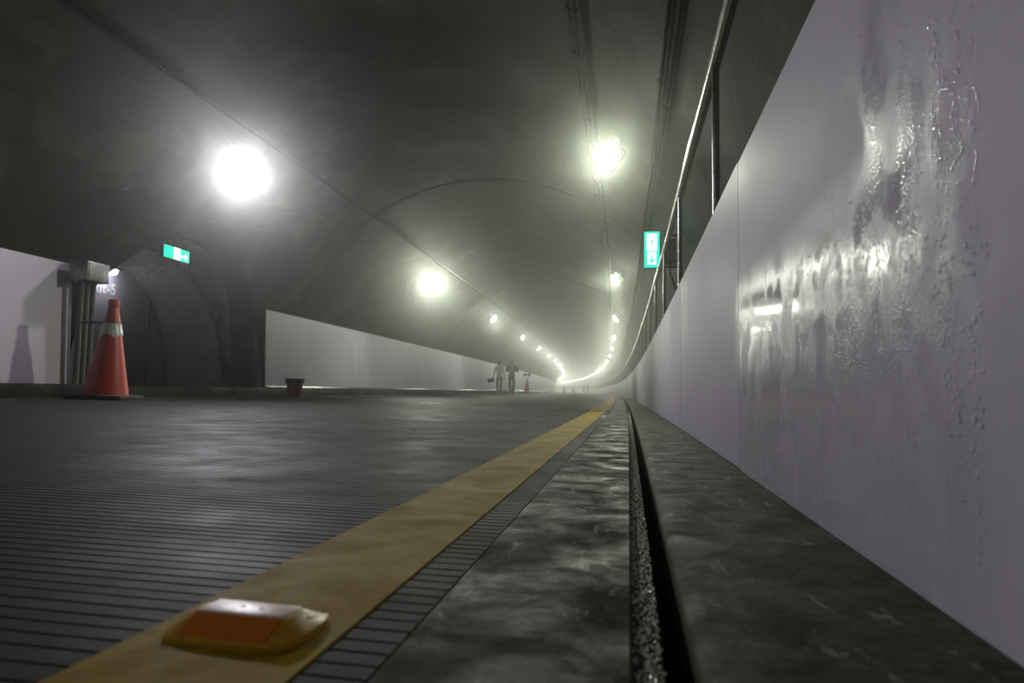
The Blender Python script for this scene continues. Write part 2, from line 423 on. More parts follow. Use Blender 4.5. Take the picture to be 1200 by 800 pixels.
def arch_prof(r, z0, zb, n=40):
    p = [(AC - r, zb)] + [(AC - r * math.cos(PI * i / n), z0 + r * math.sin(PI * i / n)) for i in range(n + 1)] + [(AC + r, zb)]
    return p
joints = [1.1 + 12.5 * i for i in range(-2, 24)]
joints[0] = S0
for i in range(len(joints) - 1):
    a, b = joints[i], joints[i + 1]
    if b <= a: continue
    me = ring_mesh(a, b, 0.8 if a < 40 else 3.0, 96 if a < 40 else 56)
    o = obj('lining_ring', me, VAULT, ceil)
    if a < AC < b:
        # cut the passage opening
        pr = arch_prof(AR, AZ, -0.6)
        v = [W(-5.0, s, z) for (s, z) in pr] + [W(-9.5, s, z) for (s, z) in pr]; n = len(pr)
        f = [(k, (k + 1) % n, n + (k + 1) % n, n + k) for k in range(n)] + [tuple(range(n - 1, -1, -1)), tuple(range(n, 2 * n))]
        bm = bmesh.new(); mm = mesh(v, f); bm.from_mesh(mm); bmesh.ops.recalc_face_normals(bm, faces=bm.faces); bm.to_mesh(mm); bm.free()
        c = bpy.data.objects.new('cutter', mm); COL.objects.link(c)
        md = o.modifiers.new('cut', 'BOOLEAN'); md.operation = 'DIFFERENCE'; md.solver = 'EXACT'; md.object = c
        nm = baked(o); o.modifiers.clear(); o.data = nm
        bpy.data.objects.remove(c)
    shade(o.data, 9)

# cross passage behind the arch: stepped barrel, floor, back wall
def barrel(r0, z0, r1, z1, Xa, Xb, Xc):
    """reveal from Xa to Xb at radius r0, step to r1, on to Xc"""
    pa = arch_prof(r0, z0, 0.15); pb = arch_prof(r1, z1, 0.15); n = len(pa)
    rows = [[W(Xa, s, z) for (s, z) in pa], [W(Xb, s, z) for (s, z) in pa], [W(Xb, s, z) for (s, z) in pb], [W(Xc, s, z) for (s, z) in pb]]
    v = sum(rows, []); f = []
    for i in range(3):
        for k in range(n - 1): f.append((i * n + k, i * n + k + 1, (i + 1) * n + k + 1, (i + 1) * n + k))
    return mesh(v, f)
ps = struct(obj('wall_passage', barrel(AR + 0.004, AZ, AR - 0.14, AZ, -6.98, -7.75, AX1), PASS, smooth=30), 'arched concrete lining of the side passage')
v = [W(-6.6, A0 - .3, 0.2), W(-6.6, A1 + .3, 0.2), W(AX1 - .3, A1 + .3, 0.2), W(AX1 - .3, A0 - .3, 0.2)]
struct(obj('floor_passage', mesh(v, [(0, 1, 2, 3)]), DARKC), 'dark floor slab of the side passage')
bp = arch_prof(AR - 0.14, AZ, 0.15)
struct(obj('wall_back', mesh([W(AX1, s, z) for (s, z) in bp], [tuple(range(len(bp)))]), DOOR), 'pale end wall of the side passage')

# ---------------------------------------------------------------- door_1 in the passage
d1 = empty('door_1', AX1 + 0.07, 10.3, 0.21); struct(d1, 'grey sliding steel door marked Exit-5 inside the side passage')
DS0, DS1, DH = -1.75, 1.13, 2.16      # door leaf along the tunnel, height
box('leaf', (0, (DS0 + DS1) / 2, DH / 2), (0.06, DS1 - DS0, DH), DOOR, d1, bev=0.006)
box('edge_strip', (0.012, DS1 + 0.02, DH / 2), (0.085, 0.045, DH), DOORF, d1)
box('top_rail', (0.03, (DS0 + DS1) / 2 + 0.1, DH + 0.07), (0.12, DS1 - DS0 + 0.5, 0.12), DOORF, d1)
fc = bpy.data.curves.new('t', 'FONT'); fc.body = 'Exit-5'; fc.size = 0.27; fc.extrude = 0.002; fc.space_character = 1.05; fc.offset = 0.007
fo = bpy.data.objects.new('lettering', fc); COL.objects.link(fo)
tm = baked(fo); bpy.data.objects.remove(fo)
tm.materials.clear()
lt = obj('lettering', tm, WTXT, d1); lt.location = (0.034, -0.36, 1.60); lt.rotation_euler = (PI / 2, 0, PI / 2)
lt['label'] = 'white lettering reading Exit-5'

# small bulkhead light over the door
bl = empty('bulkhead_light', AX1 + 0.27, 10.30, 2.17); tag(bl, 'small bright white lamp over the grey passage door', 'lamp')
box('housing', (0.0, 0, 0.05), (0.20, 0.26, 0.05), HOUS, bl); box('arm', (-0.16, 0, 0.05), (0.2, 0.04, 0.04), HOUS, bl)
dm = lathe([(0.001, -0.06), (0.045, -0.05), (0.075, -0.025), (0.085, 0.025)], 20, False)
obj('lens', dm, m_emit('bulkhead_glow', (0.93, 0.93, 1.0), 45), bl, smooth=True)

# ---------------------------------------------------------------- tunnel lamps in two rows
LAMPG = m_emit('lamp_glow_greenish', (0.93, 1.0, 0.80), LAMP_GLOW); LAMPG.cycles.emission_sampling = 'NONE'
LAMPV = m_emit('lamp_glow_lilac', (0.97, 0.93, 1.0), LAMP_GLOW); LAMPV.cycles.emission_sampling = 'NONE'
def aim(side, back=False, far=False):
    n = Vector(((side * LAIM[0] if side > 0 else side * 0.65), -0.25 if back else LAIM[1], LAIM[2])).normalized()
    if far: n = Vector((side * 0.72, -0.38, -0.60)).normalized()      # interior zone: beams turned across the road      # beam: inwards, against the traffic, down
    zz = -n; xx = Vector((0, 1, 0)).cross(zz).normalized(); yy = zz.cross(xx)
    return Matrix(((xx.x, yy.x, zz.x, 0), (xx.y, yy.y, zz.y, 0), (xx.z, yy.z, zz.z, 0), (0, 0, 0, 1)))
LAIM = (0.52, -0.85, -0.60)
def lamp_parts(glow, side, back=False, far=False):
    A = aim(side, back, far)
    bm = bmesh.new(); bx(bm, (0, 0, 0.085), (0.40, 0.44, 0.10), None, 0.02); h = bmmesh(bm); h.transform(A)
    rim = lathe([(0.205, 0.04), (0.225, 0.035), (0.225, -0.035), (0.215, -0.04), (0.205, -0.03), (0.205, 0.04)], 24, False); rim.transform(A)
    le = lathe([(0.204, 0.0), (0.19, -0.014), (0.14, -0.03), (0.07, -0.038), (0.001, -0.04)], 20, False)
    bm = bmesh.new(); bm.from_mesh(le); bmesh.ops.reverse_faces(bm, faces=bm.faces); bm.to_mesh(le); bm.free(); le.transform(A)
    bm = bmesh.new()
    for y in (-0.235, 0.235): bx(bm, (0, y, 0.16), (0.04, 0.012, 0.24), None, 0.002)
    bx(bm, (0, 0, 0.275), (0.05, 0.49, 0.014), None, 0.002)
    br = bmmesh(bm); br.transform(Matrix.Rotation(-side * 0.6, 4, 'Y'))
    for me, m in ((h, HOUS), (rim, GALV), (le, glow), (br, GALV)): me.materials.append(m)
    for me in (h, rim, le): shade(me, 40)
    return [('housing', h), ('rim', rim), ('lens', le), ('bracket', br)]
ORD = ['nearest', 'second', 'third', 'fourth', 'fifth', 'sixth', 'seventh', 'eighth']
sets = {('L', 'far'): lamp_parts(LAMPG, 1, False, True), ('R', 'far'): lamp_parts(LAMPG, -1, False, True), ('L', 'back'): lamp_parts(LAMPV, 1, True), ('R', 'back'): lamp_parts(LAMPG, -1, True), ('L', 0): lamp_parts(LAMPV, 1), ('L', 1): lamp_parts(LAMPG, 1), ('R', 1): lamp_parts(LAMPG, -1)}
RIGHT_DIM = 0.85
FAR_DIM = 1.0      # the interior zone beyond the third pair burns dimmer
beams = {}
for key, colr, side in ((('L', 0), (0.97, 0.94, 1.0), 1), (('L', 1), (0.96, 1.0, 0.83), 1), (('R', 1), (0.95, 1.0, 0.80), -1)):
    ld = bpy.data.lights.new('beam', 'AREA'); ld.shape = 'DISK'; ld.size = 0.36; ld.energy = LAMP_W * (1 if side > 0 else RIGHT_DIM); ld.color = colr; ld.spread = LAMP_SPREAD; beams[key] = (ld, aim(side))
for row, side in (('L', 1), ('R', -1)):
    ld = beams[(row, 1)][0].copy(); ld.energy = LAMP_W * FAR_DIM; ld.spread = math.radians(168); beams[(row, 'far')] = (ld, aim(side, False, True))
    for i_, k_ in ((1, 1.1), (2, 0.7)):
        ld = beams[(row, 1)][0].copy(); ld.energy = LAMP_W * k_ * (1 if row == 'L' else RIGHT_DIM); ld.spread = math.radians(118 if (i_ == 1 and row == 'L') else 165); beams[(row, 'mid', i_)] = (ld, aim(side))
    ld = beams[(row, 0 if row == 'L' else 1)][0].copy(); ld.energy = LAMP_W * 0.35; beams[(row, 'back')] = (ld, aim(side, True))
for row, X in (('L', -5.55), ('R', -0.25)):
    for i in range(-2 if row == 'L' else 0, 26):
        s = 9.0 + 10.2 * i
        e = empty('tunnel_lamp', X, s, 3.39)
        side = 'left' if row == 'L' else 'right'
        if i < 0: lab = 'lamp of the ' + side + (' row just behind the viewpoint' if i == -1 else ' row, second one behind the viewpoint')
        elif i < 8: lab = ORD[i] + ' glowing lamp of the ' + side + ' row under the vault'
        else: lab = 'one of the far tiny lamps at the end of the ' + side + ' row'
        tag(e, lab, 'lamp', ('lamps of the %s row' if i < 8 else 'far lamps at the end of the %s row') % side)
        key = (row, 0 if (row == 'L' and i <= 0) else 1)
        if i < 0: key = (row, 'back')
        if i > 1 or (i == 1 and row == 'R'): key = (row, 'far')
        for (nm, me) in sets[key]:
            o = bpy.data.objects.new(nm, me); COL.objects.link(o); o.parent = e
        e.scale = (0.78,) * 3 if i < 3 else (0.56,) * 3
        ld, A = beams[(row, 'mid', i) if (i == 1 and row == 'L') else key]
        lo_ = bpy.data.objects.new('beam', ld); COL.objects.link(lo_); lo_.parent = e
        lo_.matrix_local = A @ Matrix.Translation((0, 0, -0.045))

# ---------------------------------------------------------------- conduits under the vault
def conduit(name, X, z, r, label, a=-6, b=270):
    ss = stations(a, 40, 0.9) + stations(40, b, 4)[1:]
    o = obj(name, tube([W(X, s, z) for s in ss], r, 8), COND, None, smooth=60); tag(o, label, 'conduit'); return o
def clips(par, X, z, r, s0, step, n, w=0.03):
    a = math.atan2(z - VZ, X - VC); dx, dz = math.cos(a), math.sin(a)
    for i in range(n):
        s = s0 + step * i
        pts = [W(X + dx * .05 - dz * w, s, z + dz * .05 + dx * w), W(X - dx * .012 - dz * w, s, z - dz * .012 + dx * w), W(X - dx * .012 + dz * w, s, z - dz * .012 - dx * w), W(X + dx * .05 + dz * w, s, z + dz * .05 - dx * w)]
        obj('clip', tube(pts, r, 6), COND, par)
c1 = conduit('cable_conduit', 0.295, 3.13, 0.019, 'dark conduit of the right pair, the one nearer the lamps'); clips(c1, 0.295, 3.13, 0.008, 3.9, 2.4, 9)
c2 = conduit('cable_conduit', 0.368, 3.045, 0.019, 'dark conduit of the right pair, the one nearer the railing'); clips(c2, 0.368, 3.045, 0.008, 4.3, 2.4, 9)
c3 = conduit('cable_conduit', -0.565, 3.87, 0.012, 'thin double conduit with loop clips beside the right lamps, outer tube'); clips(c3, -0.535, 3.85, 0.010, 5.32, 0.88, 14, 0.06)
c4 = conduit('cable_conduit', -0.50, 3.82, 0.012, 'thin double conduit with loop clips beside the right lamps, inner tube')
c5 = conduit('cable_conduit', -0.42, 3.79, 0.017, 'single dark conduit just beside the double one near the right lamps'); clips(c5, -0.42, 3.79, 0.008, 5.2, 1.5, 8)
c6 = conduit('cable_conduit', -5.26, 3.86, 0.026, 'dark conduit above the left row of lamps'); clips(c6, -5.26, 3.86, 0.008, 4.4, 2.4, 9)

# ---------------------------------------------------------------- railing on the right walkway
rail = empty('railing', 0.39, 3.18, ZW - 0.03); tag(rail, 'steel tube railing along the top of the right white wall', 'railing')
RZ = 1.765; XR = 0.392
ps_ = [3.18 + 2.16 * i for i in range(-2, 55)]
inv = rail.matrix_basis.inverted()
def loc(pts): return [inv @ p for p in pts]
for i, s in enumerate(ps_):
    lod = 12 if s < 15 else 6
    obj('post', tube(loc([W(XR, s, ZW - 0.05), W(XR, s, RZ)]), 0.017, lod), STEEL, rail, smooth=50)
    if i + 1 < len(ps_):
        obj('top_rail', tube(loc([W(XR, s - 0.006, RZ + 0.016), W(XR, ps_[i + 1] - 0.014, RZ + 0.016)]), 0.030, lod + 2), STEEL, rail, smooth=50)
    if s < 20:
        o = obj('base_flange', lathe([(0.045, 0), (0.045, 0.008), (0.02, 0.010), (0.019, 0.03)], 14), STEEL, rail, smooth=30)
        o.location = inv @ W(XR, s, ZW - 0.031)

# ---------------------------------------------------------------- exit signs
def man(bm_add, u0, v0, h, mirror=1):
    """running figure from simple strokes in a (u, v) frame"""
    st = [((0.02, 0.62), (-0.02, 0.36), 0.075), ((-0.02, 0.36), (0.16, 0.22), 0.05), ((0.16, 0.22), (0.12, 0.02), 0.045), ((-0.02, 0.36), (-0.12, 0.18), 0.05), ((-0.12, 0.18), (-0.30, 0.12), 0.045),
          ((0.02, 0.62), (0.18, 0.50), 0.035), ((0.18, 0.50), (0.28, 0.58), 0.03), ((0.02, 0.62), (-0.16, 0.54), 0.035), ((-0.16, 0.54), (-0.20, 0.40), 0.03)]
    for (a, b, w_) in st: bm_add((u0 + mirror * a[0] * h, v0 + a[1] * h), (u0 + mirror * b[0] * h, v0 + b[1] * h), w_ * h)
def sign(name, X, s, z, rz, wd, ht, dp, label):
    e = empty(name, X, s, z, rz); tag(e, label, 'sign')
    box('casing', (0, dp / 2 + 0.004, 0), (wd + 0.03, dp, ht + 0.03), HOUS, e)
    box('face', (0, 0.0, 0), (wd, 0.012, ht), LGREEN, e, bev=0.002)
    return e
def stroke_obj(strokes, y, m, par, head=None, blocks=()):
    bm = bmesh.new()
    for (a, b, w_) in strokes:
        a, b = Vector(a), Vector(b); d = (b - a).normalized(); n = Vector((-d.y, d.x)) * w_
        a = a - d * w_ * .5; b = b + d * w_ * .5
        q = [bm.verts.new((p.x, y, p.y)) for p in (a + n, b + n, b - n, a - n)]; bm.faces.new(q)
    if head:
        c = [bm.verts.new((head[0] + head[2] * math.cos(2 * PI * i / 14), y, head[1] + head[2] * math.sin(2 * PI * i / 14))) for i in range(14)]; bm.faces.new(c)
    for (x0, z0, x1, z1) in blocks:
        bm.faces.new([bm.verts.new(p) for p in ((x0, y, z0), (x1, y, z0), (x1, y, z1), (x0, y, z1))])
    r = bmesh.ops.extrude_face_region(bm, geom=bm.faces[:]); bmesh.ops.translate(bm, vec=(0, -0.003, 0), verts=[g for g in r['geom'] if isinstance(g, bmesh.types.BMVert)])
    o = obj('symbol', bmmesh(bm), m, par); return o
# passage sign: local -y faces the road (+X)
sg = sign('exit_sign', -6.74, 9.27, 2.235, PI / 2, 0.58, 0.175, 0.06, 'small horizontal green exit sign hung inside the arched passage')
# white door-shaped patch with a running figure beside it and an arrow
stk = []; man(lambda a, b, w_: stk.append((a, b, w_)), 0.0, -0.08, 0.15)
stroke_obj([((0.09, -0.02), (0.22, -0.02), 0.012), ((0.19, 0.012), (0.23, -0.02), 0.011), ((0.19, -0.052), (0.23, -0.02), 0.011)], -0.007, LWHITE, sg, None, [(-0.075, -0.085, 0.065, 0.085)])
mk = stroke_obj(stk, -0.0105, LGREEN, sg, (0.012, 0.045, 0.014)); mk.name = 'running_figure'
for y in (-0.2, 0.2): obj('hanger', tube([(y * .6, 0.04, 0.09), (y * .6, 0.04, 0.18)], 0.008, 8), GALV, sg)

# tall sign on the right vault, facing the camera
SC2 = 0.86
s2 = sign('exit_sign', 0.362, 10.2, 2.36, 0.0, 0.22, 0.535, 0.09, 'tall green exit sign bracketed to the right vault behind the railing')
stk = []; man(lambda a, b, w_: stk.append((a, b, w_)), 0.0, 0.02, 0.19)
stroke_obj([], -0.007, LWHITE, s2, None, [(-0.073, -0.02, 0.073, 0.235), (-0.06, -0.22, 0.06, -0.045)])
mk = stroke_obj(stk, -0.0105, LGREEN, s2, (0.012, 0.17, 0.016)); mk.name = 'running_figure'
mk = stroke_obj([((0.0, -0.07), (0.0, -0.18), 0.014), ((-0.035, -0.15), (0.0, -0.195), 0.012), ((0.035, -0.15), (0.0, -0.195), 0.012)], -0.0105, LGREEN, s2); mk.name = 'arrow'
box('bracket_arm', (0.20, 0.05, 0.05), (0.18, 0.04, 0.035), GALV, s2); box('bracket_arm', (0.24, 0.05, -0.2), (0.26, 0.04, 0.035), GALV, s2)
obj('back_face', s2.children[1].data, None, s2).location = (0, 0.098, 0)

# equipment box behind the sign
eb = empty('junction_box', 0.58, 9.5, 2.03); tag(eb, 'dark cable box on brackets right of the tall green sign', 'junction box')
box('casing', (0, 0, 0.16), (0.14, 0.16, 0.30), HOUS, eb, bev=0.01); box('lid', (0, -0.085, 0.16), (0.12, 0.012, 0.27), GALV, eb)
for z in (-0.06, 0.38): box('bracket', (0.04, 0, z), (0.26, 0.04, 0.03), BLACK, eb)
obj('cable', tube([(0, 0, 0), (0.0, 0.0, -0.15), (0.05, 0.0, -0.3), (0.16, 0.02, -0.55)], 0.014, 8), BLACK, eb, smooth=60)

# ---------------------------------------------------------------- junction box and pipes beside the arch
jb = empty('junction_box', -6.66, 7.55, 1.50); tag(jb, 'grey steel junction box on pipes at the left jamb of the arch', 'junction box')
box('casing', (0.0, -0.05, 0.14), (0.26, 0.36, 0.24), GALV, jb, bev=0.01)
box('lid', (0.135, -0.05, 0.14), (0.014, 0.33, 0.21), GALV, jb, bev=0.003)
for i, y in enumerate((-0.15, -0.055, 0.04)):
    p = obj('pipe', tube([(-0.02, y, 0.03), (-0.02, y, -1.255)], 0.036, 12), PIPE, jb, smooth=50)
    for z in (-0.35, -0.9): obj('clamp', tube([(-0.02, y, z - .015), (-0.02, y, z + .015)], 0.041, 12), HOUS, p, smooth=40)
for z in (0.10, 0.16):
    obj('cable_stub', tube([(0, 0.12, z), (-0.06, 0.32, z + 0.004), (-0.3, 0.52, z + 0.02)], 0.014, 8), COND, jb, smooth=60)

# ---------------------------------------------------------------- traffic cones
def cone(X, s, h, label, group, sleeve=True, bar=False, beacon=False, tilt=(0, 0), rz=0.3, n=36):
    e = empty('traffic_cone', X, s, ROADZ(X), rz); tag(e, label, 'traffic cone', group)
    e.rotation_euler = (tilt[0], tilt[1], rz + s / RC)
    k = h / 1.15
    bm = bmesh.new(); bx(bm, (0, 0, 0.028 * k), (0.60 * k, 0.60 * k, 0.056 * k), None, 0.015 * k); 
    obj('base', bmmesh(bm), BLACK, e, smooth=40)
    r = lambda z: (0.245 + (0.052 - 0.245) * z / 1.06)
    zz = [0.056, 0.07, 0.12, 0.35, 0.6, 0.8, 0.95, 1.06, 1.075]
    prof = [(0.252 * k, 0.05 * k)] + [(r(z) * k, z * k) for z in zz] + [(0.04 * k, 1.08 * k)]
    obj('body', lathe(prof, n), ORANGE, e, smooth=40)
    obj('cap', lathe([(0.057 * k, 1.055 * k), (0.06 * k, 1.07 * k), (0.06 * k, 1.13 * k), (0.054 * k, 1.145 * k), (0.02 * k, 1.15 * k)], 24), ORANGE, e, smooth=40)
    if sleeve:
        v, f = [], []; m = 40; rnd = random.Random(5)
        lo = [0.70 + 0.05 * abs(((i / 5.0) % 2) - 1) + rnd.uniform(-.012, .012) for i in range(m)]
        for i in range(m):
            a = 2 * PI * i / m
            for t in range(4):
                z = lo[i] + (0.875 - lo[i]) * t / 3; rr = r(z) + 0.006 + 0.006 * math.sin(i * 2.3 + t)
                v.append((rr * k * math.cos(a), rr * k * math.sin(a), z * k))
        for i in range(m):
            j = (i + 1) % m
            for t in range(3): f.append((i * 4 + t, j * 4 + t, j * 4 + t + 1, i * 4 + t + 1))
        obj('reflective_sleeve', mesh(v, f), SLEEVE, e, smooth=60)
    if bar:
        o = obj('crossbar', tube([(-0.07, 0, 0.885), (-0.10, 0.0, 0.886), (-0.20, 0.0, 0.884), (-0.32, 0, 0.872)], 0.012, 10), BLACK, e, smooth=60); o.rotation_euler = (0, 0, -rz + 0.55)
        obj('crossbar_ring', lathe([(0.088, 0.87), (0.094, 0.872), (0.092, 0.90), (0.086, 0.902)], 24, False), BLACK, e, smooth=40)
    if beacon:
        obj('beacon_stem', tube([(0, 0, 1.14 * k), (0, 0, 1.36 * k)], 0.02 * k, 8), mat('stem_white', (0.6, 0.58, 0.58), 0.5), e)
        rm = mat('red_beacon', (0.22, 0.03, 0.05), 0.3)
        for x in (-0.14, 0.14):
            o = obj('beacon_lamp', lathe([(0.02, -0.06), (0.10, -0.05), (0.115, 0.0), (0.10, 0.05), (0.02, 0.06)], 16), rm, e, smooth=40); o.location = (x, 0, 1.44 * k); o.rotation_euler = (PI / 2, 0, 0)
        box('beacon_bar', (0, 0, 1.44 * k), (0.3, 0.03, 0.05), BLACK, e)
    return e
cone(-5.98, 7.07, 1.17, 'large orange traffic cone with torn silver sleeve beside the arch', 'traffic cones', True, True, False, (0.0, 0.035), 0.25)
cone(-5.75, 44.0, 0.98, 'orange cone with twin red beacons beside the two walking people', 'traffic cones', False, False, True, n=20)
cone(-5.2, 92.0, 1.0, 'faint distant orange cone, leftmost of the three far down the road', 'traffic cones', False, n=16)
cone(-3.9, 112.0, 1.0, 'faint distant orange cone, middle of the three far down the road', 'traffic cones', False, n=16)
cone(-3.5, 122.0, 0.85, 'faint distant orange cone, rightmost of the three far down the road', 'traffic cones', False, n=16)

# ---------------------------------------------------------------- orange bucket with black rim
bk = empty('bucket', -6.0, 11.75, ROADZ(-6.0)); tag(bk, 'small orange bucket with black rim at the foot of left wall', 'bucket')
obj('body', lathe([(0.115, 0), (0.12, 0.004), (0.145, 0.26), (0.137, 0.26), (0.112, 0.012), (0.01, 0.012)], 32), ORANGE, bk, smooth=40)
obj('rim', lathe([(0.150, 0.245), (0.168, 0.25), (0.172, 0.33), (0.160, 0.335), (0.148, 0.325), (0.146, 0.25)], 32, False), BLACK, bk, smooth=40)
obj('handle', tube([(0.165 * math.cos(a), 0.165 * math.sin(a), 0.30 - 0.03 * math.sin(a)) for a in [PI + PI * i / 14 for i in range(15)]], 0.005, 6), GALV, bk, smooth=60)

# ---------------------------------------------------------------- raised road studs
def stud(X, s, rz, label, zoff=0.002):
    e = empty('road_stud', X, s, ROADZ(X) + zoff, rz); tag(e, label, 'road stud', 'road studs on the yellow line')
    # cross-section along the road (y): sloping lens faces front and back, flat top; ends rounded in x
    hw, hd, ht = 0.0585, 0.050, 0.0195
    def ring(ins, z, d): return None
    n = 14; v, f = [], []
    # half-width as a function of y bulges at the middle: the rounded end cheeks
    ys = [-1, -0.92, -0.62, -0.38, -0.2, 0, 0.2, 0.38, 0.62, 0.92, 1]
    def zt(t):
        a = abs(t)
        return 0.0045 if a >= 1 else (0.006 if a > 0.9 else (ht - (a - 0.36) / (0.92 - 0.36) * (ht - 0.006) if a > 0.36 else ht + 0.001 * (1 - (a / .36) ** 2)))
    def xw(t): return hw + 0.014 * math.sqrt(max(0, 1 - t * t)) - 0.004
    for t in ys:
        y = t * hd; x = xw(t); z = zt(t); xi = hw - 0.011
        v += [(-x, y, 0), (-x, y, min(z, 0.007)), (-(xi + (x - xi) * .45), y, max(min(z, 0.007), z * .86)), (-xi, y, z), (xi, y, z), ((xi + (x - xi) * .45), y, max(min(z, 0.007), z * .86)), (x, y, min(z, 0.007)), (x, y, 0)]
    for i in range(len(ys) - 1):
        for k in range(7): f.append((i * 8 + k, i * 8 + k + 1, (i + 1) * 8 + k + 1, (i + 1) * 8 + k))
    f.append(tuple(range(7, -1, -1))); f.append(tuple((len(ys) - 1) * 8 + k for k in range(8)))
    me = mesh(v, f); bm = bmesh.new(); bm.from_mesh(me); me = bmmesh(bm); 
    obj('body', me, STUDY, e, smooth=38)
    for sg_ in (-1, 1):
        xi = hw - 0.0135
        q = []
        for (t, lift) in ((0.90, 0.0012), (0.40, 0.0012)):
            y = sg_ * t * hd; z = zt(t) + lift; q += [(-xi, y, z), (xi, y, z)]
        bm = bmesh.new(); vv = [bm.verts.new(p) for p in (q[0], q[1], q[3], q[2])]; fa = bm.faces.new(vv)
        r = bmesh.ops.extrude_face_region(bm, geom=[fa]); bmesh.ops.translate(bm, vec=(0, 0, -0.004), verts=[g for g in r['geom'] if isinstance(g, bmesh.types.BMVert)])
        obj('reflector', bmmesh(bm), STUDL, e)['label'] = 'orange reflector face'
    bm = bmesh.new(); bx(bm, (0, 0.0, ht - 0.0012), (2 * (hw - 0.0125), 0.036, 0.0060), None, 0.0015); obj('top_plate', bmmesh(bm), STUDT, e, smooth=40)['label'] = 'worn top plate with overhead light in its pale colour'
    for x in (-0.008, 0.012):
        o = obj('chip', lathe([(0.0022, 0), (0.002, 0.0004), (0.0004, 0.0005)], 10), mat('chip_dark', (0.12, 0.06, 0.02), 0.6), e); o.location = (x, 0.001, ht + 0.0018)
    # scooped finger recess in each cheek
    for sg_ in (-1, 1):
        o = obj('cheek_recess', lathe([(0.0125, 0), (0.0105, 0.0012), (0.0035, 0.0016)], 20), STUDL, e, smooth=60)
        o.location = (sg_ * (hw + 0.0035), 0.008, 0.0095); o.rotation_euler = (0, sg_ * 1.02, 0); o.scale = (0.62, 1.25, 1)
    return e
stud(-0.365, 0.632, math.radians(-3), 'yellow road stud with orange reflector close to the camera')
stud(-0.385, 8.55, math.radians(2), 'small distant yellow road stud further along the yellow line')

